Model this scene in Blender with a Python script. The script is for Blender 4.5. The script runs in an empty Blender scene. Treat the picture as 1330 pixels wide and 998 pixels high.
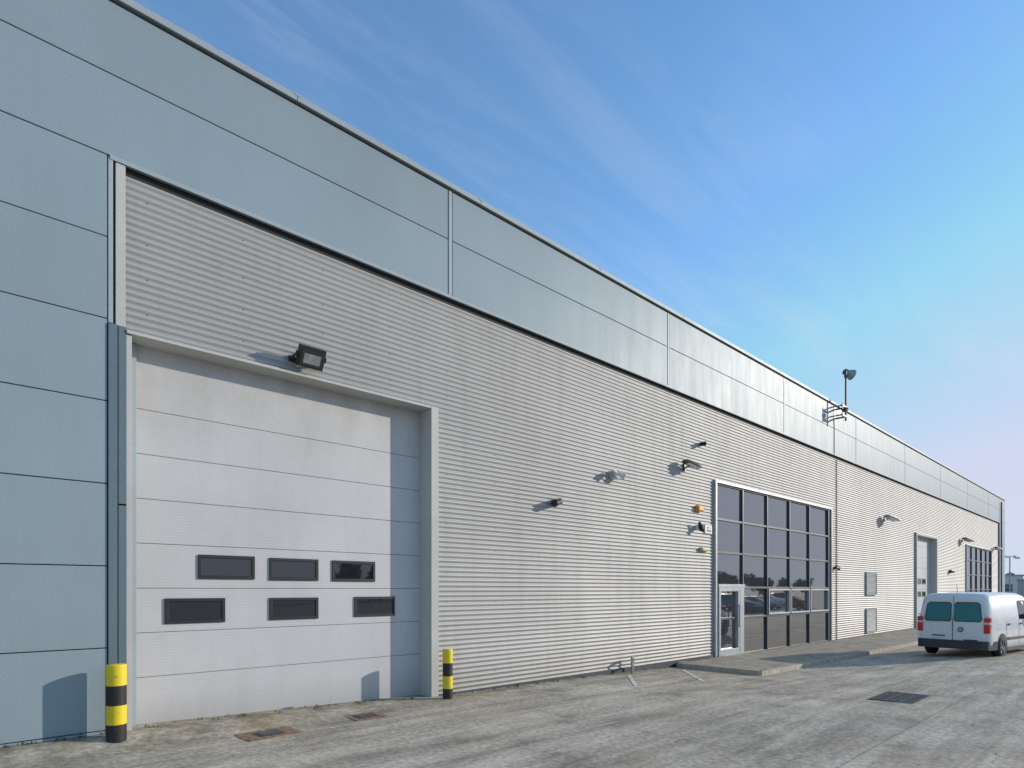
import bpy, math, random
from mathutils import Vector, Matrix
random.seed(7)
R=math.radians
scene=bpy.context.scene
scene.view_settings.view_transform='Standard'
scene.view_settings.look='None'
scene.view_settings.exposure=0

# ------------------------------------------------------------------ materials
class NT:
    def __init__(s,name):
        s.m=bpy.data.materials.new(name); s.m.use_nodes=True
        s.t=s.m.node_tree; s.b=s.t.nodes['Principled BSDF']
    def n(s,typ,ins=None,**kw):
        nd=s.t.nodes.new(typ)
        for k,v in kw.items(): setattr(nd,k,v)
        if ins:
            for k,v in ins.items():
                if isinstance(v,bpy.types.NodeSocket): s.t.links.new(v,nd.inputs[k])
                else: nd.inputs[k].default_value=v
        return nd
    def l(s,a,b): s.t.links.new(a,b)
    def coord(s,scale=(1,1,1),rot=(0,0,0)):
        tc=s.n('ShaderNodeTexCoord')
        mp=s.n('ShaderNodeMapping',{'Vector':tc.outputs['Object'],'Scale':scale,'Rotation':rot})
        return mp.outputs[0]
    def noise(s,vec,scale,detail=4,rough=.5,dist=0):
        return s.n('ShaderNodeTexNoise',{'Vector':vec,'Scale':scale,'Detail':detail,'Roughness':rough,'Distortion':dist}).outputs['Fac']
    def ramp(s,fac,stops):
        r=s.n('ShaderNodeValToRGB',{'Fac':fac}); e=r.color_ramp.elements
        while len(e)<len(stops): e.new(.5)
        for i,(p,c) in enumerate(stops):
            e[i].position=p; e[i].color=(c[0],c[1],c[2],1) if not isinstance(c,(int,float)) else (c,c,c,1)
        return r.outputs[0]
    def mix(s,fac,a,b,mode='MIX'):
        m=s.n('ShaderNodeMix',data_type='RGBA',blend_type=mode)
        for idx,v in ((0,fac),(6,a),(7,b)):
            if isinstance(v,bpy.types.NodeSocket): s.l(v,m.inputs[idx])
            elif idx==0: m.inputs[0].default_value=v
            else: m.inputs[idx].default_value=(v[0],v[1],v[2],1)
        return m.outputs[2]
    def math(s,op,a,b=0,c=0,clamp=False):
        m=s.n('ShaderNodeMath',operation=op); m.use_clamp=clamp
        for i,v in enumerate((a,b,c)):
            if isinstance(v,bpy.types.NodeSocket): s.l(v,m.inputs[i])
            else: m.inputs[i].default_value=v
        return m.outputs[0]
    def bump(s,h,strength=.2,dist=.01):
        b=s.n('ShaderNodeBump',{'Height':h,'Strength':strength,'Distance':dist})
        s.l(b.outputs[0],s.b.inputs['Normal'])
    def set(s,**kw):
        nm={'col':'Base Color','rough':'Roughness','metal':'Metallic','ior':'IOR','coat':'Coat Weight','coatr':'Coat Roughness','spec':'Specular IOR Level'}
        for k,v in kw.items():
            i=s.b.inputs[nm[k]]
            if isinstance(v,bpy.types.NodeSocket): s.l(v,i)
            elif k=='col': i.default_value=(v[0],v[1],v[2],1)
            else: i.default_value=v

def simple(name,col,rough=.5,metal=0,var=.12,scale=6,ior=1.5,coat=0):
    t=NT(name); v=t.coord()
    f=t.noise(v,scale,4,.6)
    a=tuple(c*(1-var) for c in col); b=tuple(min(1,c*(1+var)) for c in col)
    t.set(col=t.ramp(f,[(.3,a),(.7,b)]),metal=metal,ior=ior,coat=coat)
    t.set(rough=t.math('MULTIPLY_ADD',f,.12,rough-.06))
    return t.m

def panel_mat(name,col,rough,metal,joint=False):
    t=NT(name); v=t.coord()
    tc=t.n('ShaderNodeTexCoord'); sx=t.n('ShaderNodeSeparateXYZ',{0:tc.outputs['Object']})
    fx=t.math('FLOOR',t.math('DIVIDE',t.math('SUBTRACT',sx.outputs[0],6.91),7.22)); fz=t.math('FLOOR',t.math('DIVIDE',t.math('SUBTRACT',sx.outputs[2],.16),1.0143))
    cx=t.n('ShaderNodeCombineXYZ',{0:fx,1:fz})
    wn=t.n('ShaderNodeTexWhiteNoise',{'Vector':cx.outputs[0]}).outputs['Value']
    big=t.noise(v,.35,2,.55)
    fine=t.noise(v,60,1,.5)
    st=t.noise(t.coord((2.0,2.0,.35)),1.3,4,.65)
    c=t.ramp(big,[(.3,tuple(x*.94 for x in col)),(.7,tuple(x*1.05 for x in col))])
    c=t.mix(t.math('MULTIPLY',wn,.12),c,(.2,.22,.23))
    c=t.mix(t.math('MULTIPLY',t.ramp(st,[(.45,0),(.85,1)]),.12),c,(.2,.2,.18))
    c=t.mix(.08,c,t.ramp(fine,[(.3,0),(.7,1)]),'OVERLAY')
    t.set(col=c,metal=metal,spec=.13)
    t.set(rough=t.math('MULTIPLY_ADD',st,.14,rough-.07))
    t.bump(big,.10,.05)
    return t.m

M_PANEL=panel_mat('silver_panel',(.275,.35,.39),.50,.05)
M_PANELTRIM=panel_mat('panel_trim',(.37,.43,.455),.52,.06)
M_BLUETRIM=panel_mat('blue_grey_trim',(.13,.185,.22),.5,.05)
M_WHITETRIM=panel_mat('pale_trim',(.52,.52,.495),.5,.03)

def corr_mat():
    t=NT('corrugated_silver'); v=t.coord()
    tc=t.n('ShaderNodeTexCoord'); sx=t.n('ShaderNodeSeparateXYZ',{0:tc.outputs['Object']})
    fx=t.math('FLOOR',t.math('DIVIDE',sx.outputs[0],3.63)); fz=t.math('FLOOR',t.math('DIVIDE',sx.outputs[2],.99))
    cx=t.n('ShaderNodeCombineXYZ',{0:fx,1:fz})
    wn=t.n('ShaderNodeTexWhiteNoise',{'Vector':cx.outputs[0]}).outputs['Value']
    big=t.noise(v,.3,3,.6)
    st=t.noise(t.coord((2.5,2.5,.25)),1.5,4,.65)
    c=t.ramp(big,[(.3,(.40,.40,.39)),(.7,(.46,.46,.445))])
    c=t.mix(t.math('MULTIPLY',wn,.12),c,(.22,.22,.22))
    c=t.mix(t.math('MULTIPLY',t.ramp(st,[(.5,0),(.8,1)]),.22),c,(.18,.17,.14))
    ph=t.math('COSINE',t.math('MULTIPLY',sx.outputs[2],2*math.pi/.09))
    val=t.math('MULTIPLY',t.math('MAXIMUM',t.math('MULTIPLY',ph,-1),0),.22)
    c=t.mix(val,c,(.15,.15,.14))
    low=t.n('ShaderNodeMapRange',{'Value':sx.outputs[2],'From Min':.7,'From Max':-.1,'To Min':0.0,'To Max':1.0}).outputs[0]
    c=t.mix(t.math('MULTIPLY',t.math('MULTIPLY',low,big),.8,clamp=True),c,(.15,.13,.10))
    t.set(col=c,metal=.15,rough=t.math('MULTIPLY_ADD',st,.12,.44),spec=.3)
    return t.m
M_CORR=corr_mat()
M_DARK=simple('dark_gap',(.02,.021,.023),.8)
M_FRAME=simple('dark_frame',(.06,.07,.08),.45,.2)
M_FRAMELT=simple('aluminium_frame',(.42,.44,.45),.4,.2)
M_BLACKP=simple('black_plastic',(.018,.018,.02),.45)
M_WHITEP=simple('white_plastic',(.66,.66,.64),.4)
M_SCREW=simple('screw',(.10,.10,.10),.5,.3)
def door_mat():
    t=NT('sectional_door_skin'); v=t.coord()
    tc=t.n('ShaderNodeTexCoord'); sx=t.n('ShaderNodeSeparateXYZ',{0:tc.outputs['Object']})
    st=t.noise(t.coord((2.2,2.2,.3)),1.7,4,.65); big=t.noise(v,.7,3,.6)
    c=t.ramp(big,[(.3,(.49,.49,.495)),(.7,(.55,.55,.555))])
    top=t.n('ShaderNodeMapRange',{'Value':sx.outputs[2],'From Min':3.6,'From Max':5.0,'To Min':0.0,'To Max':1.0}).outputs[0]
    c=t.mix(t.math('MULTIPLY',t.math('MULTIPLY',top,t.ramp(t.noise(t.coord((1,1,.5)),2.2,5,.7),[(.35,0),(.7,1)])),.5,clamp=True),c,(.33,.29,.21))
    c=t.mix(t.math('MULTIPLY',t.ramp(st,[(.5,0),(.8,1)]),.14),c,(.26,.24,.20))
    low=t.n('ShaderNodeMapRange',{'Value':sx.outputs[2],'From Min':.5,'From Max':0.,'To Min':0.0,'To Max':.6}).outputs[0]
    c=t.mix(t.math('MULTIPLY',low,big),c,(.20,.18,.14))
    t.set(col=c,metal=.0,rough=.45,spec=.4)
    rib=t.math('SINE',t.math('MULTIPLY',sx.outputs[2],2*math.pi/.04))
    t.bump(rib,.22,.002)
    return t.m
M_DOOR=door_mat()
def glass_mat(name,col=(.012,.016,.02),ior=2.1):
    t=NT(name); v=t.coord()
    t.set(col=col,ior=ior,rough=.02)
    t.bump(t.noise(v,.9,1,.4),.08,.02)
    return t.m
M_GLASS=glass_mat('window_glass',(.05,.055,.06),3.0)
M_GLASSD=glass_mat('door_window_glass',(.016,.019,.025),1.75)
M_GLASST=glass_mat('teal_tinted_glass',(.02,.20,.22),1.5)

def ground_mat():
    t=NT('weathered_concrete'); v=t.coord()
    tc=t.n('ShaderNodeTexCoord'); sx=t.n('ShaderNodeSeparateXYZ',{0:tc.outputs['Object']})
    X,Y=sx.outputs[0],sx.outputs[1]
    big=t.noise(v,.16,4,.6,.4); mid=t.noise(v,.9,6,.68,.3); fine=t.noise(v,14,4,.7); grit=t.noise(v,90,2,.6)
    streak=t.noise(t.coord((.22,2.2,1),(0,0,R(14))),1.3,6,.7,.5)
    c=t.ramp(big,[(.3,(.385,.335,.26)),(.5,(.45,.395,.315)),(.72,(.505,.45,.365))])
    c=t.mix(.42,c,t.ramp(mid,[(.34,.26),(.66,.74)]),'OVERLAY')
    c=t.mix(.5,c,t.ramp(streak,[(.36,.22),(.66,.76)]),'OVERLAY')
    c=t.mix(.6,c,t.ramp(fine,[(.34,.22),(.66,.76)]),'OVERLAY')
    c=t.mix(.45,c,t.ramp(grit,[(.3,.18),(.7,.82)]),'OVERLAY')
    sp=t.ramp(mid,[(.35,1),(.41,0)])
    c=t.mix(t.math('MULTIPLY',sp,.28),c,(.15,.13,.105))
    lt=t.ramp(streak,[(.55,0),(.72,1)])
    c=t.mix(t.math('MULTIPLY',lt,.3),c,(.58,.52,.43))
    oc=t.ramp(t.noise(v,.45,3,.6,.5),[(.56,0),(.75,1)])
    c=t.mix(t.math('MULTIPLY',oc,.4),c,(.44,.30,.15))
    wob=t.math('MULTIPLY',t.math('SUBTRACT',mid,.5),.06)
    def line(A,per,off,w):
        p=t.math('PINGPONG',t.math('ADD',t.math('ADD',A,off),wob),per/2)
        return t.math('LESS_THAN',p,w)
    jl=t.math('MAXIMUM',line(X,7.24,.3,.012),line(Y,5.2,1.35,.010))
    c=t.mix(t.math('MULTIPLY',jl,.5),c,(.12,.105,.08))
    vd=t.n('ShaderNodeTexVoronoi',{'Vector':t.n('ShaderNodeVectorMath',{0:v,1:t.n('ShaderNodeTexNoise',{'Vector':v,'Scale':1.2,'Detail':4}).outputs['Color']},operation='ADD').outputs[0],'Scale':.28},feature='DISTANCE_TO_EDGE').outputs['Distance']
    cr=t.math('MULTIPLY',t.math('LESS_THAN',vd,.0022),t.ramp(big,[(.5,0),(.58,1)]))
    c=t.mix(t.math('MULTIPLY',cr,.5),c,(.12,.11,.09))
    near=t.n('ShaderNodeMapRange',{'Value':Y,'From Min':-1.3,'From Max':-.05,'To Min':0.0,'To Max':1.0}).outputs[0]
    ms=t.math('MULTIPLY',near,t.ramp(t.noise(v,2.6,5,.75),[(.38,0),(.62,1)]))
    c=t.mix(t.math('MULTIPLY',ms,.72),c,(.13,.115,.065))
    t.set(col=c,rough=.88,spec=.25)
    h=t.math('ADD',t.math('MULTIPLY',fine,.5),t.math('ADD',t.math('MULTIPLY',grit,.25),mid))
    t.bump(h,.3,.012)
    return t.m
M_GROUND=ground_mat()
M_PATH=simple('path_concrete',(.33,.285,.22),.9,0,.3,3)
M_KERB=simple('kerb_concrete',(.42,.37,.29),.9,0,.28,5)
def worn_paint():
    t=NT('worn_white_paint'); v=t.coord()
    f=t.ramp(t.noise(v,9,6,.75),[(.42,0),(.56,1)])
    t.set(col=t.mix(f,(.36,.33,.28),(.75,.74,.70)),rough=.8); return t.m
M_PAINT=worn_paint()
def bol(name,a,b):
    t=NT(name); v=t.coord()
    f=t.ramp(t.noise(v,11,6,.75),[(.60,0),(.68,1)])
    g=t.ramp(t.noise(v,3,3,.6),[(.3,.0),(.8,.35)])
    t.set(col=t.mix(f,t.mix(g,a,tuple(x*.7 for x in a)),b),rough=.5); t.bump(t.noise(v,30,3,.6),.15,.004); return t.m
M_YEL=bol('yellow_paint',(.80,.62,.02),(.35,.27,.08))
M_BLK=bol('black_paint',(.018,.018,.018),(.09,.08,.06))
M_IRON=simple('cast_iron',(.06,.055,.05),.7,.2,.4,20)
M_BRICK=simple('rusty_patch',(.26,.165,.11),.9,0,.4,14)
M_ORANGE=simple('amber_plastic',(.70,.30,.03),.35)
M_CREAM=simple('cream_plastic',(.60,.50,.22),.4)
M_GALV=simple('galvanised',(.33,.34,.35),.45,.5,.25,12)
M_VANW=simple('white_paint_body',(.80,.80,.79),.28,0,.03,2,coat=.5)
M_BUMP=simple('grey_bumper',(.045,.048,.055),.55)
M_TYRE=simple('tyre_rubber',(.02,.02,.02),.85)
M_RIM=simple('alloy_rim',(.45,.46,.47),.35,.6)
M_RED=simple('tail_lamp_red',(.60,.02,.015),.2,0,.1,8,coat=.5)
M_CLEAR=simple('clear_lens',(.6,.6,.6),.15)
M_PLATE=simple('number_plate',(.6,.5,.12),.4)
M_BLUE=simple('blue_body',(.03,.07,.18),.3,.2,.05,2,coat=.5)
M_REDC=simple('red_body',(.30,.02,.02),.3,.2,.05,2,coat=.5)
M_SILVC=simple('silver_body',(.40,.41,.42),.3,.5,.05,2,coat=.5)
M_STICK=simple('blue_sticker',(.05,.12,.3),.5)
M_ROOF=simple('roof_sheet',(.35,.36,.37),.6,.2)
M_WEED=simple('weed_leaf',(.09,.10,.035),.8,0,.4,8)

# ------------------------------------------------------------------ builder
class MB:
    def __init__(s): s.v=[];s.f=[];s.m=[];s.sm=[];s.mats=[]
    def add(s,verts,faces,mat,M=None,smooth=False):
        if mat not in s.mats: s.mats.append(mat)
        k=s.mats.index(mat); o=len(s.v)
        for p in verts:
            p=Vector(p)
            if M is not None: p=M@p
            s.v.append(p)
        for f in faces: s.f.append([i+o for i in f]); s.m.append(k); s.sm.append(smooth)
    def box(s,x0,x1,y0,y1,z0,z1,mat,M=None):
        v=[(x0,y0,z0),(x1,y0,z0),(x1,y1,z0),(x0,y1,z0),(x0,y0,z1),(x1,y0,z1),(x1,y1,z1),(x0,y1,z1)]
        s.add(v,[(0,3,2,1),(4,5,6,7),(0,1,5,4),(1,2,6,5),(2,3,7,6),(3,0,4,7)],mat,M)
    def cyl(s,p0,p1,r,mat,n=16,r1=None,M=None,smooth=True):
        p0=Vector(p0);p1=Vector(p1); r1=r if r1 is None else r1
        d=(p1-p0).normalized(); a=d.orthogonal().normalized(); b=d.cross(a)
        v=[];f=[]
        for i in range(n):
            t=2*math.pi*i/n; o=a*math.cos(t)+b*math.sin(t)
            v.append(p0+o*r); v.append(p1+o*r1)
        for i in range(n):
            j=(i+1)%n; f.append((2*i,2*j,2*j+1,2*i+1))
        s.add(v,f,mat,M,smooth)
        s.add([v[2*i] for i in range(n)],[tuple(range(n))[::-1]],mat,M)
        s.add([v[2*i+1] for i in range(n)],[tuple(range(n))],mat,M)
    def lathe(s,prof,mat,n=28,M=None,axis='z'):
        v=[];f=[]
        for (r,z) in prof:
            for i in range(n):
                t=2*math.pi*i/n
                if axis=='z': v.append((r*math.cos(t),r*math.sin(t),z))
                else: v.append((r*math.cos(t),z,r*math.sin(t)))
        for k in range(len(prof)-1):
            for i in range(n):
                j=(i+1)%n; f.append((k*n+i,k*n+j,(k+1)*n+j,(k+1)*n+i))
        s.add(v,f,mat,M,True)
    def build(s,name,parent=None,M=None,bevel=0,recalc=True):
        me=bpy.data.meshes.new(name); me.from_pydata(s.v,[],s.f)
        for m in s.mats: me.materials.append(m)
        me.polygons.foreach_set('material_index',s.m); me.polygons.foreach_set('use_smooth',s.sm)
        me.update()
        if recalc:
            import bmesh
            bm=bmesh.new(); bm.from_mesh(me); bmesh.ops.recalc_face_normals(bm,faces=bm.faces); bm.to_mesh(me); bm.free()
        ob=bpy.data.objects.new(name,me); scene.collection.objects.link(ob)
        if M is not None: ob.matrix_world=M
        if parent: ob.parent=parent
        if bevel:
            b=ob.modifiers.new('bevel','BEVEL'); b.width=bevel; b.segments=2; b.limit_method='ANGLE'
        return ob

def lerp_pts(pts,x):
    if x<=pts[0][0]: return pts[0][1]
    for (a,b),(c,d) in zip(pts,pts[1:]):
        if x<=c: return b+(d-b)*(x-a)/(c-a)
    return pts[-1][1]
GW=[(-14,.15),(1.8,.13),(6.6,-.01),(10,-.06),(13,-.12),(15,-.19),(22,-.24),(31,-.26),(64,-.22),(90,0)]
def ground(x,y):
    g=lerp_pts(GW,x)
    A=lerp_pts([(7,0),(12,1.6)],x); B=lerp_pts([(7,.8),(12,7)],x)
    t=min(1,max(0,(B+y)/(B-A))); t=t*t*(3-2*t)
    return g*t

# ------------------------------------------------------------------ ground
def frange(a,b,st):
    o=[];x=a
    while x<b-1e-6: o.append(x); x+=st
    return o
xs=[-3000,-800,-200,-60,-25]+frange(-14,66,.5)+[66,70,78,90,150,300,800,1800,4000]
ys=[-3000,-800,-200,-60,-25,-14]+frange(-8,-1,.35)+frange(-1,.001,.1)+[.001,.6,5,30,90,250,700,1500,3000]
g=MB(); V=[];F=[]
for y in ys:
    for x in xs: V.append((x,y,ground(x,y)))
nx=len(xs)
for j in range(len(ys)-1):
    for i in range(nx-1):
        F.append((j*nx+i,j*nx+i+1,(j+1)*nx+i+1,(j+1)*nx+i))
g.add(V,F,M_GROUND,smooth=True); g.build('ground',recalc=False)

# ------------------------------------------------------------------ warehouse
WH=bpy.data.objects.new('warehouse',None); scene.collection.objects.link(WH)
XL,XR=-14.0,64.5
TOP=9.30; FB=7.26; DR=.33
joints=[6.91+7.22*k for k in range(-3,8)]
joints=[XL]+[j for j in joints if j>XL+1]+[XR]
b=MB(); b.box(XL,XR-.1,.5,32,-.5,9.1,M_DARK); b.box(XR-.1,XR,.02,32,-.5,9.18,M_PANEL); b.box(XL,XR-.1,.5,32,9.1,9.16,M_ROOF)
b.box(XL,XR-.1,.055,.5,FB,9.18,M_DARK); b.box(XL,1.6,.055,.5,-.5,FB,M_DARK); b.box(61.95,XR-.1,.055,.5,-.5,FB,M_DARK)
b.build('core',WH)
b=MB()
for a,c in zip(joints,joints[1:]):
    b.box(a+.055,c-.055,0,.05,FB+.01,8.272,M_PANEL); b.box(a+.055,c-.055,0,.05,8.288,9.17,M_PANEL)
rows=[FB-.005,6.245,5.235,4.22,3.20,2.185,1.175,.16,-.5]
for z1,z0 in zip(rows,rows[1:]):
    for a,c in [(XL,-7.5),(-7.45,-.33),(-.28,1.595)]: b.box(a,c,0,.05,z0+.012,z1,M_PANEL)
    b.box(61.95,XR-.1,0,.05,z0+.012,z1,M_PANEL)
b.build('cladding_panels',WH,bevel=.004)
b=MB()
for a in joints[1:-1]:
    b.box(a-.036,a+.036,-.008,.04,FB+.01,9.17,M_PANELTRIM)
for i in range(int((XR-XL)/3.6)+1):
    a=XL+3.6*i; c=min(a+3.592,XR+.03)
    b.box(a,c,-.05,.45,9.225,9.285,M_PANELTRIM); b.box(a,c,-.056,-.035,9.205,9.295,M_PANELTRIM)
    b.box(a-.05,a+.05,-.062,.46,9.275,9.303,M_PANELTRIM)
b.box(1.62,61.9,-.018,.09,FB-.02,FB+.006,M_PANELTRIM)
b.box(1.62,61.9,-.018,-.012,FB-.045,FB-.02,M_PANELTRIM)
b.box(1.605,1.655,-.008,.08,5.2,FB-.02,M_PANELTRIM)
b.box(1.685,1.79,-.002,.10,5.19,FB-.05,M_WHITETRIM)
b.box(1.605,1.70,-.02,.10,-.2,5.19,M_BLUETRIM)
b.box(1.712,1.80,-.012,.12,-.2,2.95,M_BLUETRIM); b.box(1.712,1.80,-.012,.12,2.97,5.185,M_BLUETRIM)
b.box(61.85,61.95,-.01,.1,-.3,FB-.05,M_BLUETRIM)
b.build('flashings',WH,bevel=.003)
b=MB(); b.box(1.66,1.79,.03,.1,-.2,FB-.05,M_DARK); b.box(1.79,61.85,.066,.12,FB-.13,FB-.03,M_DARK); b.build('groove_and_shade_strip',WH)  # trim groove backing, plus dark strip painting in the shadow under the fascia

P=.090
def corr(x0,x1,z0,z1,b):
    n=int((z1-z0)/P*8); V=[];F=[]
    for i in range(n+1):
        z=z0+(z1-z0)*i/n
        ph=(z/P)%1.0
        y=.072-.0115*math.cos(2*math.pi*ph)
        V+= [(x0,y,z),(x1,y,z)]
    for i in range(n): F.append((2*i,2*i+1,2*i+3,2*i+2))
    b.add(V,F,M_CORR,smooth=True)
ZT=FB-.12
D2=(37.83,42.2,4.92)
b=MB()
corr(1.79,6.63,5.13,ZT,b)
segs=[(6.63,16.66),(25.76,26.42),(26.46,37.8),(42.23,50.08),(58.72,61.86)]
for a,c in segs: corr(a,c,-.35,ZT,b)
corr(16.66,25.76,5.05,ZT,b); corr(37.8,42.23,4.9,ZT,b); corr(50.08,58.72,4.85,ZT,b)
b.build('corrugated_cladding',WH,recalc=False)
b=MB()
for a,c,z in [(1.79,6.63,5.2),(6.63,16.66,-.4),(16.66,25.76,5.1),(25.76,37.8,-.4),(37.8,42.23,5),(42.23,50.08,-.4),(50.08,58.72,5),(58.72,61.86,-.4)]:
    b.box(a,c,.10,.5,z,FB-.03,M_DARK)
b.build('backing',WH)
b=MB()
def blocked(x,z):
    return (x<6.7 and z<5.2) or (16.5<x<25.9 and z<5.2) or (37.7<x<42.4 and z<5) or (50<x<58.8 and z<5)
x=2.05
while x<36:
    z=.25
    while z<ZT:
        zz=round(z/P)*P+P/2
        if not blocked(x,zz): b.box(x-.007,x+.007,.078,.086,zz-.007,zz+.007,M_SCREW)
        z+=.468
    x+=1.21
b.build('fixings',WH)
b=MB()
for a,c in segs: 
    b.box(a,c,.03,.1,lerp_pts(GW,(a+c)/2)-.06,lerp_pts(GW,(a+c)/2)+.10,M_FRAME)
b.build('base_flashing',WH)

def sectional(x0,x1,ztop,zb,windows,name,seams,trim=True):
    b=MB()
    for z1,z0 in zip(seams,seams[1:]):
        b.box(x0+.0,x1-.0,DR,DR+.06,z0+.006,z1,M_DOOR)
    b.box(x0,x1,DR+.05,DR+.1,zb-.2,ztop,M_DARK)
    b.build(name,WH,bevel=.004)
    w=MB()
    for (a,c,z0,z1) in windows:
        t=.045
        w.box(a,c,DR-.022,DR-.001,z0,z0+t,M_BLACKP); w.box(a,c,DR-.022,DR-.001,z1-t,z1,M_BLACKP)
        w.box(a,a+t,DR-.022,DR-.001,z0+t,z1-t,M_BLACKP); w.box(c-t,c,DR-.022,DR-.001,z0+t,z1-t,M_BLACKP)
        w.box(a+t,c-t,DR-.008,DR-.0015,z0+t,z1-t,M_GLASSD)
    w.build(name+'_windows',WH,bevel=.003)
C=1.9
seams=[5.2,C+2.38,C+1.79,C+1.20,C+.61,C+.015,C-.575,C-1.165,-.1]
wins=[(2.73,3.51,C+.15,C+.49),(3.73,4.51,C+.14,C+.48),(4.75,5.54,C+.135,C+.475),
      (2.31,3.09,C-.465,C-.12),(3.73,4.51,C-.46,C-.125),(5.15,5.93,C-.455,C-.12)]
sectional(1.86,6.47,5.15,-.1,wins,'loading_door',seams)
b=MB()
b.box(6.47,6.625,-.03,DR+.06,-.3,5.155,M_WHITETRIM)
b.box(1.80,1.86,.0,DR+.06,-.3,5.10,M_WHITETRIM)
b.box(1.80,6.465,-.03,DR+.06,5.115,5.155,M_WHITETRIM)
b.box(1.90,1.97,DR-.05,DR-.002,-.1,5.10,M_PANELTRIM)
b.box(3.93,4.10,DR-.004,DR-.001,.04,.085,M_STICK)
b.build('loading_door_surround',WH,bevel=.006)
s2=[4.9]+[4.9-.6*i for i in range(1,8)]+[-.3]
sectional(D2[0]+.12,D2[1]-.12,4.9,-.3,[(38.4,39.1,2.2,2.5),(39.4,40.1,2.2,2.5),(40.4,41.1,2.2,2.5),(38.4,39.1,1.5,1.8),(39.4,40.1,1.5,1.8),(40.4,41.1,1.5,1.8)],'far_loading_door',s2)
b=MB()
b.box(D2[0],D2[0]+.12,-.03,DR+.06,-.4,4.92,M_WHITETRIM); b.box(D2[1]-.12,D2[1],-.03,DR+.06,-.4,4.92,M_WHITETRIM)
b.box(D2[0]+.12,D2[1]-.12,-.03,DR+.06,4.80,4.92,M_WHITETRIM); b.build('far_loading_door_surround',WH)

def glazing(x0,x1,z0,z1,cols,zs,name,door=True):
    b=MB(); w=.07
    b.box(x0-.09,x0,-.012,.14,z0,z1+.07,M_FRAMELT); b.box(x1,x1+.09,-.012,.14,z0,z1+.07,M_FRAMELT); b.box(x0,x1,-.012,.14,z1,z1+.07,M_FRAMELT)
    for i,c in enumerate(cols):
        ww=w if 0<i<len(cols)-1 else .09
        b.box(c-ww/2,c+ww/2,.03,.15,z0,z1,M_FRAME)
    for z in zs:
        for a,c in zip(cols,cols[1:]): b.box(a+.045,c-.045,.04,.15,z-.03,z+.03,M_FRAME)
    b.build(name+'_frame',WH,bevel=.004)
    g=MB()
    for i,(a,c) in enumerate(zip(cols,cols[1:])):
        for k,(p,q) in enumerate(zip(zs,zs[1:])):
            d=[random.uniform(-.005,.005) for _ in range(3)]
            g.add([(a+.03,.09+d[0],p),(c-.03,.09+d[1],p),(c-.03,.09+d[1]+d[2],q),(a+.03,.09+d[0]+d[2],q)],[(0,1,2,3)],M_GLASS)
    g.build(name+'_glass',WH,recalc=False)
zb=-.10
cols=[16.73,18.4,20.12,21.9,23.65,25.55]
zs=[-.1,1.03,1.96,3.0,3.98,5.02]
glazing(16.70,25.72,zb,5.03,cols,zs,'showroom_glazing')
b=MB()
for a,c in zip(cols[2:],cols[3:]):
    a+=.05;c-=.05;p,q=1.07,1.92;t=.05
    b.box(a,c,.0,.085,p,p+t,M_FRAMELT);b.box(a,c,.0,.085,q-t,q,M_FRAMELT);b.box(a,a+t,.0,.085,p+t,q-t,M_FRAMELT);b.box(c-t,c,.0,.085,p+t,q-t,M_FRAMELT)
a,c=16.80,18.08; t=.10
b.box(a,a+t,-.02,.085,-.1,1.95,M_FRAMELT);b.box(c-t,c,-.02,.085,-.1,1.95,M_FRAMELT);b.box(a+t,c-t,-.02,.085,1.85,1.95,M_FRAMELT);b.box(a+t,c-t,-.02,.085,-.1,.12,M_FRAMELT)
b.box(18.12,18.38,-.01,.086,-.1,1.95,M_FRAMELT)
b.box(16.78,18.42,-.02,.085,1.96,2.06,M_FRAMELT)
b.cyl((17.9,-.09,.75),(17.9,-.09,1.45),.018,M_GALV,8); b.cyl((17.9,-.09,.8),(17.9,0,.8),.012,M_GALV,8); b.cyl((17.9,-.09,1.4),(17.9,0,1.4),.012,M_GALV,8)
b.build('entrance_door',WH,bevel=.003)
cols2=[50.15,51.85,53.55,55.25,56.95,58.65]
glazing(50.12,58.68,-.25,4.84,cols2,[-.2,.9,1.9,2.9,3.9,4.82],'far_glazing')
b=MB()
for z0,z1 in ((C-.25,C+.76),(C-1.93,C-.86)):
    x0,x1=29.95,31.35
    b.box(x0,x0+.05,.0,.08,z0,z1,M_PANELTRIM);b.box(x1-.05,x1,.0,.08,z0,z1,M_PANELTRIM);b.box(x0+.05,x1-.05,.0,.08,z1-.05,z1,M_PANELTRIM);b.box(x0+.05,x1-.05,.0,.08,z0,z0+.05,M_PANELTRIM)
    b.box(x0+.05,x1-.05,.045,.06,z0+.05,z1-.05,M_FRAME)
    z=z0+.1
    while z<z1-.06:
        b.box(-.7+.055,.7-.055,-.03,.03,-.004,.004,M_WHITETRIM,Matrix.Translation(((x0+x1)/2,.03,z))@Matrix.Rotation(R(50),4,'X')); z+=.055
b.build('louvre_vents',WH)
b=MB(); b.cyl((26.44,.04,-.2),(26.44,.04,7.1),.012,M_BLACKP,6); b.cyl((26.0,-.02,FB-.05),(26.0,-.02,8.6),.012,M_BLACKP,6)
b.cyl((62.3,-.08,-.2),(62.3,-.08,8.9),.05,M_FRAME,10)
b.build('cable_and_downpipe',WH)

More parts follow.
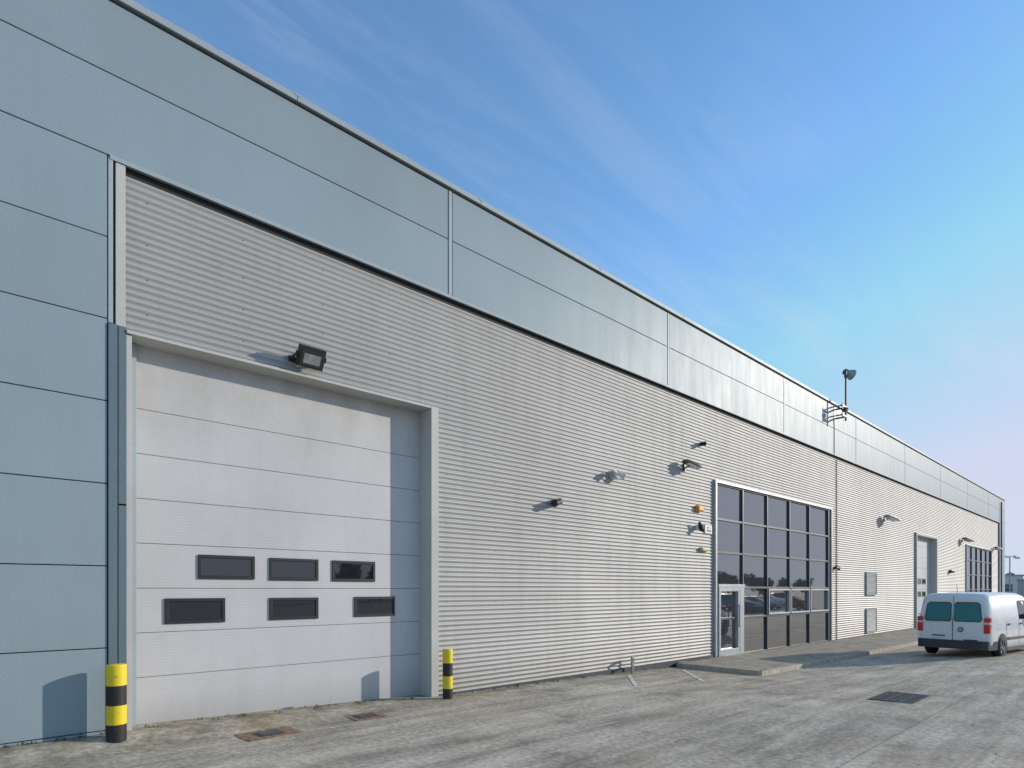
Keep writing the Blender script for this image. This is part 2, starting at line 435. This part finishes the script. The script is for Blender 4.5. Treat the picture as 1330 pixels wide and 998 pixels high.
# ------------------------------------------------------------------ raised footpath
b=MB(); V=[];F=[]
st=frange(14.6,37.01,.8); 
def pz(x): return lerp_pts(GW,x)+.125
for x in st: V+=[(x,-2.22,pz(x)-.004),(x,.06,pz(x)+.01)]
F=[(2*i,2*i+2,2*i+3,2*i+1) for i in range(len(st)-1)]
b.add(V,F,M_PATH)
x=14.6
while x<36.9:
    z=pz(x+.45)
    b.box(x+.004,x+.91,-2.36,-2.215,z-.35,z,M_KERB); x+=.915
y=-2.2
while y<-.1:
    b.box(14.46,14.6,y+.004,min(y+.72,.02),pz(14.6)-.3,pz(14.6)+.003,M_KERB); y+=.725
b.box(14.46,14.6,-2.36,-2.205,pz(14.6)-.3,pz(14.6)+.002,M_KERB)
b.build('raised_footpath',bevel=.012)

# ------------------------------------------------------------------ markings
def strip(p0,p1,w,name,mat,off=.006):
    p0=Vector(p0);p1=Vector(p1); d=(p1-p0); n=max(2,int(d.length/.2)); d.normalize(); pr=Vector((-d.y,d.x))*w/2
    V=[];F=[]
    for i in range(n+1):
        p=p0.lerp(p1,i/n)
        for q in (p-pr,p+pr): V.append((q.x,q.y,ground(q.x,q.y)+off))
    F=[(2*i,2*i+1,2*i+3,2*i+2) for i in range(n)]
    b=MB(); b.add(V,F,mat); return b.build(name)
strip((11.9,-.35),(10.3,-1.7),.09,'parking_line',M_PAINT)
strip((14.0,-.5),(12.2,-2.1),.09,'parking_line',M_PAINT)

# ------------------------------------------------------------------ bollards
def bollard(x,y,h,r,zg):
    b=MB(); z=zg-.05; hb=(h+.05)
    segs=[(0,.25,M_BLK),(.25,.49,M_YEL),(.49,.74,M_BLK),(.74,.985,M_YEL)]
    M=Matrix.Translation((x,y,z))
    for a,c,m in segs:
        b.lathe([(r,a*hb),(r,c*hb)],m,M=M)
    b.lathe([(r,.985*hb),(r*.985,hb*.997),(r*.92,hb*1.003),(0.001,hb*1.006)],M_YEL,M=M)
    return b.build('bollard',recalc=True)
bollard(1.64,-.27,.90,.108,ground(1.6,-.27))
bollard(6.60,-.33,.86,.088,ground(6.6,-.33))

# ------------------------------------------------------------------ weeds along the wall base
b=MB(); V=[];F=[]
for _ in range(110):
    x=random.choice([random.uniform(6.7,14.4),random.uniform(-1,1.6),random.uniform(2,6.4),random.uniform(15,17)])
    if x<6.45 and x>1.7: y=random.uniform(-.02,.28)
    else: y=random.uniform(-.10,.02)
    zc=ground(x,y) if x<14.4 else pz(x)
    for _ in range(random.randint(4,9)):
        a=random.uniform(0,6.28); l=random.uniform(.01,.055); w=random.uniform(.004,.012)
        bx=x+random.gauss(0,.03); by=y+random.gauss(0,.015)
        dx,dy=math.cos(a),math.sin(a); o=len(V)
        V+=[(bx-dy*w,by+dx*w,zc),(bx+dy*w,by-dx*w,zc),(bx+dx*l*.5,by+dy*l*.3,zc+l)]; F.append((o,o+1,o+2))
b.add(V,F,M_WEED); b.build('weeds',recalc=False)

# ------------------------------------------------------------------ covers
def cover(x,y,lx,ly,rot,name,grate):
    z=ground(x,y); M=Matrix.Translation((x,y,z))@Matrix.Rotation(R(rot),4,'Z')
    b=MB()
    if grate:
        b.box(-lx/2-.05,lx/2+.05,-ly/2-.05,ly/2+.05,-.05,.004,M_IRON,M)
        b.box(-lx/2,lx/2,-ly/2,ly/2,-.04,.006,M_DARK,M)
        n=int(lx/.075)
        for i in range(n+1):
            xx=-lx/2+lx*i/n; b.box(xx-.012,xx+.012,-ly/2,ly/2,.0,.012,M_GALV if i%2 else M_IRON,M)
        for yy in (-ly/2,-ly/6,ly/6,ly/2): b.box(-lx/2,lx/2,yy-.014,yy+.014,.001,.014,M_IRON,M)
    else:
        b.box(-lx/2,lx/2,-ly/2,ly/2,-.04,.008,M_BRICK,M)
        for i in range(7):
            xx=-lx/2+lx*(i+.5)/7; b.box(xx-lx/16,xx+lx/16,-ly/2+.01,-ly/2+.1,-.03,.013,M_BRICK,M); b.box(xx-lx/16,xx+lx/16,ly/2-.1,ly/2-.01,-.03,.013,M_BRICK,M)
        b.box(-.16,.16,-.13,.13,-.03,.014,M_IRON,M); b.box(-.12,.12,-.09,.09,-.03,.018,M_FRAME,M)
    return b.build(name)
cover(3.25,-.85,.72,.5,4,'manhole_cover',False)
cover(4.75,-.75,.52,.45,-3,'manhole_cover',False)
cover(12.5,-5.75,1.15,.62,0,'drain_grate',True)
b=MB(); zg=ground(12.4,-.2)
b.cyl((12.2,-.22,zg-.02),(12.2,-.22,zg+.38),.025,M_GALV,10); b.cyl((12.42,-.10,zg-.02),(12.42,-.10,zg+.38),.025,M_GALV,10); b.cyl((12.2,-.22,zg+.37),(12.42,-.10,zg+.37),.026,M_GALV,10)
b.cyl((12.2,-.22,zg+.2),(12.42,-.10,zg+.2),.02,M_GALV,10)
b.build('hoop_guard')

# ------------------------------------------------------------------ wall fittings
def floodlight(x,z):
    b=MB(); M=Matrix.Translation((x,-.18,z))@Matrix.Rotation(R(28),4,'X')
    b.box(-.20,.20,-.045,.045,-.15,.15,M_BLACKP,M)
    for i in range(11): b.box(-.18+i*.036-.004,-.18+i*.036+.004,.045,.085,-.12,.12,M_BLACKP,M)
    b.box(-.175,.175,-.052,-.044,-.125,.10,M_GLASSD,M); b.box(-.13,.13,-.056,-.05,-.09,.05,M_GALV,M)
    b.box(-.235,-.215,-.02,.02,-.03,.05,M_BLACKP,M);b.box(.215,.235,-.02,.02,-.03,.05,M_BLACKP,M)
    b.box(x-.235,x-.215,-.18,.06,z-.02,z+.02,M_BLACKP);b.box(x+.215,x+.235,-.18,.06,z-.02,z+.02,M_BLACKP)
    b.box(x-.24,x+.24,.03,.062,z-.04,z+.04,M_BLACKP)
    b.build('wall_floodlight',bevel=.006)
floodlight(4.15,C+3.47)
def cctv(x,z,ang,body,s=1.0,name='cctv_camera'):
    b=MB(); b.cyl((x,.062,z),(x,.02,z),.055*s,body,14); b.cyl((x,.02,z),(x,-.05*s,z-.02),.02*s,body,10)
    M=Matrix.Translation((x,-.05*s,z))@Matrix.Rotation(R(ang),4,'Z')@Matrix.Rotation(R(-14),4,'Y')
    b.cyl((-.12*s,0,0),(.09*s,0,0),.05*s,body,16,M=M); b.cyl((-.15*s,0,0),(-.115*s,0,0),.057*s,M_BLACKP,16,M=M)
    b.box(-.17*s,.09*s,-.05*s,.05*s,.05*s,.06*s,body,M)
    b.build(name,bevel=.003)
cctv(9.75,C+1.86,20,M_BLACKP,1.3)
cctv(15.9,C+4.12,30,M_BLACKP,1.0)
cctv(26.2,C+.86,165,M_BLACKP,1.0)
b=MB(); x,z=11.8,C+2.72
b.box(x-.07,x+.07,-.02,.062,z-.10,z+.10,M_WHITEP)
for sx in (-1,1):
    b.cyl((x,-.02,z+.02),(x+sx*.12,-.06,z+.03),.018,M_WHITEP,8)
    b.cyl((x+sx*.10,-.04,z+.05),(x+sx*.22,-.14,z-.03),.05,M_WHITEP,14,r1=.085); b.cyl((x+sx*.22,-.14,z-.03),(x+sx*.223,-.145,z-.032),.072,M_GALV,14)
b.cyl((x,-.03,z-.05),(x,-.10,z-.11),.04,M_WHITEP,12,r1=.03)
b.build('twin_security_light')
def bracket_lamp(x,z,s=1,m=M_FRAME):
    b=MB(); b.box(x-.05,x+.05,.02,.062,z-.12,z+.08,m)
    b.cyl((x,.03,z-.04),(x,-.11*s,z+.01),.022,m,10)
    M=Matrix.Translation((x,-.17*s,z+.03))@Matrix.Rotation(R(72),4,'Z')@Matrix.Rotation(R(14),4,'X')
    prof=[(-.10,.27),(-.13,.1),(-.14,-.1),(-.11,-.25),(.11,-.25),(.14,-.1),(.13,.1),(.10,.27)]
    prof=[(a*s,c*s) for a,c in prof]; n=len(prof)
    V=[(a,c,-.025) for a,c in prof]+[(a*.8,c*.9,.045) for a,c in prof]
    b.add(V,[tuple(range(n)),tuple(range(n,2*n))]+[(i,(i+1)%n,n+(i+1)%n,n+i) for i in range(n)],m,M)
    b.box(-.09*s,.09*s,-.2*s,.15*s,-.034,-.026,M_CLEAR,M)
    b.build('bracket_wall_lamp',bevel=.005)
bracket_lamp(15.0,C+3.36,1.1)
bracket_lamp(32.6,C+3.30,1.6,M_GALV); bracket_lamp(48.9,C+3.2,1.6); bracket_lamp(59.6,C+3.1,1.6)
b=MB(); x,z=15.75,C+2.28
b.box(x-.16,x+.16,-.03,.062,z-.08,z+.08,M_ORANGE); b.box(x-.13,x+.13,-.05,-.03,z-.06,z+.06,M_ORANGE); b.build('alarm_sounder',bevel=.012)
b=MB(); x,z=16.2,C+1.73
b.box(x-.12,x+.26,.03,.06,z-.12,z+.12,M_WHITEP); b.box(x-.02,x+.2,.024,.031,z-.07,z-.01,M_FRAME); b.box(x,x+.1,.024,.031,z+.02,z+.07,M_FRAME); b.build('wall_sign')
b=MB(); x,z=15.65,C+1.75
b.cyl((x,.062,z),(x,-.06,z),.07,M_WHITEP,14); b.cyl((x,-.06,z+.03),(x-.05,-.14,z-.1),.075,M_BLACKP,14,r1=.06); b.cyl((x-.12,-.1,z+.1),(x+.02,-.1,z+.04),.04,M_BLACKP,12); b.build('dome_camera')
b=MB(); x,z=16.0,C+1.14
b.box(x-.20,x+.20,-.01,.062,z-.055,z+.055,M_CREAM); b.box(x-.17,x+.17,-.045,-.01,z-.04,z+.04,M_CREAM); b.build('bulkhead_lamp',bevel=.012)
b=MB(); x,z=45.5,3.0; b.box(x-.12,x+.12,-.06,.06,z-.1,z+.1,M_FRAME); b.cyl((x,-.06,z),(x,-.2,z-.03),.05,M_FRAME,12); b.build('wall_sensor')

# roof-edge floodlight mast
b=MB(); mx,my=26.05,-.42
b.cyl((mx,my,8.50),(mx,my,10.45),.036,M_FRAME,10)
for z in (8.66,9.02):
    b.box(mx-.03,mx+.03,my,0.0,z-.025,z+.025,M_FRAME)
    b.box(mx-.45,mx-.02,my-.03,my+.02,z-.035,z+.035,M_FRAME)
    b.box(mx-.45,mx-.41,my,0.0,z-.02,z+.02,M_FRAME)
b.box(mx-.46,mx-.42,my-.04,my-.01,8.58,9.12,M_FRAME)
b.box(mx-.1,mx+.1,-.012,0,8.45,9.16,M_FRAME)
b.cyl((mx-.25,my,8.9),(mx-.25,my-.12,8.84),.10,M_FRAME,12)
b.cyl((mx,my,10.42),(mx+.18,my,10.42),.02,M_FRAME,8)
M=Matrix.Translation((mx+.36,my-.05,10.40))@Matrix.Rotation(R(-35),4,'Z')@Matrix.Rotation(R(20),4,'Y')
b.cyl((-.2,0,0),(.05,0,0),.09,M_GALV,16,r1=.2,M=M); b.cyl((.05,0,0),(.10,0,0),.21,M_GALV,16,M=M); b.cyl((.10,0,0),(.105,0,0),.18,M_CLEAR,16,M=M); b.box(-.3,-.1,-.08,.08,-.08,.08,M_FRAME,M)
b.box(mx-.06,mx+.06,my-.05,my+.05,10.2,10.36,M_FRAME)
b.build('roof_floodlight_mast')

# ------------------------------------------------------------------ vehicles
def vehicle(name,M,st,paint,van=False,L=4.4,wb=(.82,3.5),wr=.315,hw=.9):
    b=MB()
    def ring(s):
        x,w,zb,zbelt,zt,wt=s
        h=[(w*.90,zb),(w*.98,zb+.06),(w,zb+.22),(w,(zb+.22+zbelt)/2),(w*.985,zbelt),(wt+.035,zt-.13),(wt-.01,zt-.06),(wt-.09,zt-.015),(wt*.5,zt+.008),(0,zt+.012)]
        full=h+[(-a,c) for a,c in h[-2::-1]]
        lean=.11 if van else .0
        k=max(0,1-x/.5)
        return [(x+max(0,z-.95)*lean*k,a,z) for a,z in full]
    rings=[ring(s) for s in st]; n=len(rings[0]); V=[p for r in rings for p in r]; F=[]
    for k in range(len(rings)-1):
        for i in range(n-1): F.append((k*n+i,k*n+i+1,(k+1)*n+i+1,(k+1)*n+i))
        F.append((k*n+n-1,k*n,(k+1)*n,(k+1)*n+n-1))
    b.add(V,F,paint,smooth=True)
    b.add(rings[0],[tuple(range(n))],paint); b.add(rings[-1],[tuple(range(n))[::-1]],paint)
    def sd(x,z,off=.008):
        for s0,s1 in zip(st,st[1:]):
            if x<=s1[0]:
                f=(x-s0[0])/(s1[0]-s0[0]); s=[a+(c-a)*f for a,c in zip(s0,s1)]; break
        x_,w,zb,zbelt,zt,wt=s
        z0,z1=zbelt,zt-.13; y0,y1=w*.985,wt+.035
        f=(z-z0)/max(.05,(z1-z0)); f=min(1,f)
        if z<zbelt: return w+off
        return y0+(y1-y0)*f+off
    def sidewin(pts,mat):
        for sg in (1,-1): b.add([(x,sg*sd(x,z),z) for x,z in pts],[tuple(range(len(pts)))],mat)
    for wx in wb:
        for sg in (1,-1):
            N=20; V=[(wx+(wr+.07)*math.cos(t*math.pi/N),sg*(hw+.004),max(.24,wr+(wr+.07)*math.sin(t*math.pi/N))) for t in range(N+1)]
            b.add(V,[tuple(range(N+1))],M_BLACKP)
            W=Matrix.Translation((wx,sg*(hw-.075),wr))
            b.lathe([(.19,-.1),(wr-.03,-.1),(wr,-.075),(wr,.075),(wr-.03,.1),(.20,.1)],M_TYRE,M=W,axis='y')
            b.lathe([(.20,sg*.1),(.19,sg*.07),(.05,sg*.08),(.001,sg*.085)],M_RIM,M=W,axis='y')
            for q in range(5):
                b.box(-.02,.02,sg*.085-.008,sg*.085+.012,.05,.19,M_BUMP,W@Matrix.Rotation(q*2*math.pi/5+.3,4,'Y'))
    if van:
        Rr=Matrix.Translation((0,0,.95))@Matrix.Rotation(math.atan(.11),4,'Y')
        for sg in (1,-1):
            yy0,yy1=(.05,.665); pts=[(yy0,.13),(yy0+.04,.09),(yy1-.03,.09),(yy1+.02,.15),(yy1-.03,.54),(yy1-.09,.60),(yy0+.05,.60),(yy0,.55)]
            fr=[( (a-.36)*1.06+.36,(c-.345)*1.08+.345) for a,c in pts]
            b.add([(-.006,sg*a,c) for a,c in fr],[tuple(range(8))],M_BLACKP,Rr)
            b.add([(-.012,sg*a,c) for a,c in pts],[tuple(range(8))],M_GLASST,Rr)
            y0,y1=sorted((sg*.745,sg*.885))
            b.box(-.02,.10,y0,y1,.72,.96,M_RED); b.box(-.018,.10,y0,y1,.96,1.02,M_CLEAR); b.box(-.016,.12,y0+.004,y1-.004,1.02,1.14,M_RED)
            for z in (.62,1.2): 
                y0,y1=sorted((sg*.78,sg*.86)); b.box(-.01,.05,y0,y1,z-.02,z+.02,paint)
        b.box(-.014,0.1,-.012,-.004,.5,.95,M_DARK); b.box(-.008,.02,-.009,-.001,.0,.78,M_DARK,Rr)
        b.cyl((-.02,-.20,.80),(.02,-.20,.80),.07,M_BUMP,20); b.cyl((-.026,-.20,.80),(-.02,-.20,.80),.05,M_RIM,20)
        b.box(-.022,.02,-.60,-.28,.50,.53,M_BUMP); b.box(-.014,.02,.18,.50,.60,.63,M_BUMP)
        V=[(-.09,-.72),(-.09,.72),(-.04,.86),(.42,.925),(.42,-.925),(-.04,-.86)]
        nn=len(V)
        b.add([(a,c,.26) for a,c in V]+[(a*.9,c,.50) for a,c in V],[tuple(range(nn)),tuple(range(nn,2*nn))]+[(i,(i+1)%nn,nn+(i+1)%nn,nn+i) for i in range(nn)],M_BUMP)
        for sg in (1,-1):
            y0,y1=sorted((sg*.895,sg*.918)); b.box(1.22,3.05,y0,y1,.50,.58,M_BUMP)
            y0,y1=sorted((sg*.86,sg*.905)); b.box(1.2,3.1,y0,y1,.2,.30,M_BUMP)
            for xx in (1.15,2.12,3.12): 
                y0,y1=sorted((sg*.90,sg*.9035)); b.box(xx-.004,xx+.004,y0,y1,.36,1.04,M_DARK)
            b.box(3.0,3.16,*sorted((sg*.93,sg*1.12)),1.05,1.22,M_BUMP)
            b.box(2.2,2.36,*sorted((sg*.90,sg*.925)),.92,.96,M_BUMP)
            b.box(1.25,1.41,*sorted((sg*.90,sg*.925)),.92,.96,M_BUMP)
        sidewin([(2.18,1.06),(3.22,1.06),(2.98,1.50),(2.75,1.60),(2.18,1.60)],M_GLASSD)
        V=[(3.70,.70,1.14),(3.70,-.70,1.14),(3.02,-.64,1.73),(3.02,.64,1.73)]
        b.add([(x+.02,y,z+.03) for x,y,z in V],[(0,1,2,3)],M_GLASSD)
        b.cyl((.35,0,1.83),(.30,0,2.05),.006,M_BLACKP,6)
    else:
        sidewin([(.75,.98),(2.95,.98),(2.5,1.30),(1.0,1.31)],M_GLASSD)
        b.add([(3.17,.66,1.04),(3.17,-.66,1.04),(2.45,-.56,1.41),(2.45,.56,1.41)],[(0,1,2,3)],M_GLASSD)
        b.add([(.12,.64,1.02),(.12,-.64,1.02),(.52,-.56,1.36),(.52,.56,1.36)],[(0,1,2,3)],M_GLASSD)
        for sg in (1,-1):
            b.box(-.02,.12,*sorted((sg*.6,sg*.8)),.72,.88,M_RED); b.box(4.0,4.17,*sorted((sg*.5,sg*.74)),.62,.74,M_CLEAR)
            b.box(2.75,2.9,*sorted((sg*.88,sg*1.02)),.95,1.07,paint)
        b.box(-.03,.0,-.26,.26,.5,.6,M_PLATE); b.box(4.16,4.22,-.6,.6,.3,.5,M_BLACKP)
    ob=b.build(name,M=M); return ob
VAN=[(0,.85,.30,1.02,1.66,.70),(.03,.875,.28,1.03,1.73,.73),(.10,.893,.27,1.04,1.78,.755),(.3,.90,.25,1.05,1.81,.77),(1.2,.90,.24,1.05,1.835,.775),(2.5,.90,.24,1.05,1.825,.775),(2.95,.90,.24,1.04,1.77,.76),(3.35,.90,.24,1.0,1.45,.76),(3.72,.89,.25,.95,1.13,.78),(4.1,.86,.27,.85,1.02,.70),(4.32,.78,.3,.7,.86,.62),(4.4,.66,.32,.5,.66,.52)]
CAR=[(0,.72,.3,.7,.88,.60),(.05,.80,.26,.82,.98,.66),(.2,.85,.22,.88,1.12,.62),(.6,.87,.2,.92,1.40,.56),(1.0,.875,.2,.93,1.46,.58),(2.0,.875,.2,.93,1.46,.58),(2.4,.875,.2,.92,1.41,.58),(2.8,.87,.2,.9,1.23,.62),(3.2,.865,.2,.86,1.02,.68),(3.8,.84,.22,.78,.93,.66),(4.1,.76,.26,.62,.78,.58),(4.2,.62,.3,.5,.6,.5)]
def place(x,y,ang,s=1,zo=0):
    return Matrix.Translation((x,y,ground(x,y)+zo))@Matrix.Rotation(R(ang),4,'Z')@Matrix.Scale(s,4)
vehicle('parked_van',place(22.0,-4.66,-9,1.05,-.015),VAN,M_VANW,van=True)
vehicle('parked_car',place(60,-2.0,-60),CAR,M_BLUE,wb=(.75,3.25),hw=.875)
for i,(x,p) in enumerate([(40,M_SILVC),(43,M_REDC),(46.2,M_VANW),(52,M_BLUE),(55,M_SILVC),(58,M_VANW),(64,M_REDC),(30,M_VANW),(24,M_SILVC)]):
    vehicle('parked_car',place(x,-19-random.random(),90+random.uniform(-3,3)),CAR,p,wb=(.75,3.25),hw=.875)

# ------------------------------------------------------------------ distance
def far_building(x0,x1,y0,y1,h,name,col):
    m=simple(name+'_wall',col,.6,.1,.1,.3)
    b=MB(); b.box(x0,x1,y0,y1,-.5,h,m); b.box(x0-.2,x1+.2,y0-.2,y1+.2,h,h+.3,M_ROOF)
    n=int((y1-y0)/6)
    for i in range(n):
        yy=y0+3+i*6; b.box(x0-.08,x0,yy-1,yy+1.5,1.5,3.2,M_GLASSD)
    n=int((x1-x0)/8)
    for i in range(n):
        xx=x0+4+i*8; b.box(xx-1.8,xx+1.8,y1,y1+.08,0,3.6,M_FRAMELT); b.box(xx-1.8,xx+1.8,y0-.08,y0,0,3.6,M_FRAMELT)
    b.build(name)
far_building(190,270,14,60,5.2,'distant_warehouse',(.6,.6,.58))
far_building(150,170,-6,10,3.6,'distant_office',(.45,.4,.36))
far_building(90,190,-120,-90,7,'opposite_warehouse',(.35,.36,.38))
far_building(-60,30,-130,-100,8,'opposite_unit',(.4,.38,.34))
def leafmat():
    t=NT('foliage'); v=t.coord(); t.set(col=t.ramp(t.noise(v,.5,4,.6),[(.3,(.03,.04,.02)),(.7,(.09,.10,.045))]),rough=.8); return t.m
M_LEAF=leafmat()
M_BARK=simple('bark',(.08,.065,.05),.9)
def treeline(name,pts,n=260):
    b=MB(); V=[];F=[]
    for (x,y,h) in pts:
        b.cyl((x,y,-.2),(x,y,h*.5),.25,M_BARK,6,r1=.1)
        lobes=[(random.uniform(-.28,.28)*h,random.uniform(-.28,.28)*h,random.uniform(.45,.85)*h,random.uniform(.12,.24)*h) for _ in range(9)]
        for _ in range(n):
            lx,ly,lz,lr=random.choice(lobes)
            d=Vector((random.gauss(0,1),random.gauss(0,1),random.gauss(0,1))).normalized()*lr*random.uniform(.6,1.1)
            p=Vector((x+lx,y+ly,lz))+d; s=random.uniform(.25,.6)
            a=Vector((random.gauss(0,1),random.gauss(0,1),random.gauss(0,1))).normalized(); c=a.orthogonal().normalized()*s; e=a.cross(c)
            o=len(V); V+=[p-c-e,p+c-e*.4,p+c*.8+e,p-c*.6+e*.8]; F.append((o,o+1,o+2,o+3))
    b.add(V,F,M_LEAF); return b.build(name,recalc=False)
treeline('distant_tree_line',[(random.uniform(40,230),random.uniform(-88,-75),random.uniform(4,7)) for _ in range(30)])
treeline('distant_tree_line',[(random.uniform(280,330),random.uniform(-20,130),random.uniform(6,9)) for _ in range(28)])
b=MB(); x,y=76.5,1.3
b.cyl((x,y,-.1),(x,y,5.2),.07,M_GALV,10,r1=.05); b.cyl((x,y,5.1),(x+.5,y-.4,5.2),.03,M_GALV,8); b.cyl((x+.35,y-.3,5.05),(x+.8,y-.6,5.0),.12,M_WHITEP,10); b.cyl((x-.5,y+.3,5.1),(x,y,5.1),.1,M_WHITEP,10); b.box(x-.15,x+.15,y-.12,y+.12,.6,1.3,M_GALV); b.build('camera_pole')

# ------------------------------------------------------------------ sun, sky
PHI,EL=60,17
sd=Vector((math.sin(R(PHI))*math.cos(R(EL)),-math.cos(R(PHI))*math.cos(R(EL)),math.sin(R(EL))))
L=bpy.data.lights.new('sun','SUN'); L.energy=3.6; L.angle=R(.6); L.color=(1,.90,.78)
lo=bpy.data.objects.new('sun',L); scene.collection.objects.link(lo)
lo.rotation_euler=sd.to_track_quat('Z','Y').to_euler()
w=bpy.data.worlds.new('World'); scene.world=w; w.use_nodes=True
try:
    w.cycles.sampling_method='MANUAL'; w.cycles.sample_map_resolution=512
except Exception: pass
nt=w.node_tree; nd=nt.nodes; lk=nt.links
bg=nd['Background']; bg.inputs['Strength'].default_value=.15
sk=nd.new('ShaderNodeTexSky'); sk.sky_type='NISHITA'; sk.sun_disc=False
sk.sun_elevation=R(EL); sk.sun_rotation=math.atan2(sd.x,sd.y); sk.air_density=1.0; sk.dust_density=.25; sk.ozone_density=2.0
gain=nd.new('ShaderNodeMix'); gain.data_type='RGBA'; gain.blend_type='MULTIPLY'; gain.inputs[0].default_value=1; lk.new(sk.outputs[0],gain.inputs[6]); gain.inputs[7].default_value=(1.15,1.55,1.78,1)
cap=nd.new('ShaderNodeMix'); cap.data_type='RGBA'; cap.blend_type='DARKEN'; cap.inputs[0].default_value=1; lk.new(gain.outputs[2],cap.inputs[6]); cap.inputs[7].default_value=(4.2,4.5,6.0,1)
tc=nd.new('ShaderNodeTexCoord'); sp=nd.new('ShaderNodeSeparateXYZ'); lk.new(tc.outputs['Generated'],sp.inputs[0])
def wm(op,a,b_=0,c=0,clamp=False):
    m=nd.new('ShaderNodeMath'); m.operation=op; m.use_clamp=clamp
    for i,v in enumerate((a,b_,c)):
        if isinstance(v,bpy.types.NodeSocket): lk.new(v,m.inputs[i])
        else: m.inputs[i].default_value=v
    return m.outputs[0]
zc=wm('MAXIMUM',sp.outputs[2],.03); den=wm('ADD',zc,.06)
cx=nd.new('ShaderNodeCombineXYZ'); lk.new(wm('DIVIDE',sp.outputs[0],den),cx.inputs[0]); lk.new(wm('DIVIDE',sp.outputs[1],den),cx.inputs[1])
def wnoise(scale,rot,sc,det,ro,dist):
    mp=nd.new('ShaderNodeMapping'); mp.inputs['Scale'].default_value=sc; mp.inputs['Rotation'].default_value=(0,0,R(rot)); lk.new(cx.outputs[0],mp.inputs[0])
    n=nd.new('ShaderNodeTexNoise'); lk.new(mp.outputs[0],n.inputs['Vector']); n.inputs['Scale'].default_value=scale; n.inputs['Detail'].default_value=det; n.inputs['Roughness'].default_value=ro; n.inputs['Distortion'].default_value=dist
    return n.outputs['Fac']
def wramp(f,p0,p1,hi=1):
    m=nd.new('ShaderNodeMapRange'); m.interpolation_type='SMOOTHSTEP'; lk.new(f,m.inputs[0]); m.inputs[1].default_value=p0; m.inputs[2].default_value=p1; m.inputs[4].default_value=hi; return m.outputs[0]
fib=wnoise(2.0,25,(.5,2.6,1),7,.68,.5); blob=wnoise(.55,10,(1,1,1),3,.5,.3)
cl=wm('MULTIPLY',wramp(fib,.36,.80),wramp(blob,.34,.62),clamp=True)
cl=wm('MULTIPLY_ADD',cl,.40,wm('MULTIPLY',wramp(blob,.3,.8),.06))
hz=wm('POWER',wm('SUBTRACT',1,wm('MAXIMUM',sp.outputs[2],0)),7)
haze=wm('MULTIPLY',hz,.78)
cl=wm('SUBTRACT',1,wm('MULTIPLY',wm('SUBTRACT',1,cl),wm('SUBTRACT',1,haze)),clamp=True)
mx=nd.new('ShaderNodeMix'); mx.data_type='RGBA'; lk.new(cl,mx.inputs[0]); lk.new(cap.outputs[2],mx.inputs[6]); mx.inputs[7].default_value=(4.4,4.95,5.6,1)
lk.new(mx.outputs[2],bg.inputs['Color'])

# ------------------------------------------------------------------ camera
cd=bpy.data.cameras.new('camera'); co=bpy.data.objects.new('camera',cd); scene.collection.objects.link(co)
co.location=(0,-8.94,1.9); co.rotation_euler=(R(90),0,R(-43.43))
cd.sensor_width=36; cd.lens=800/1330*36; cd.shift_y=267/1330; cd.clip_end=8000; cd.clip_start=.05
scene.camera=co
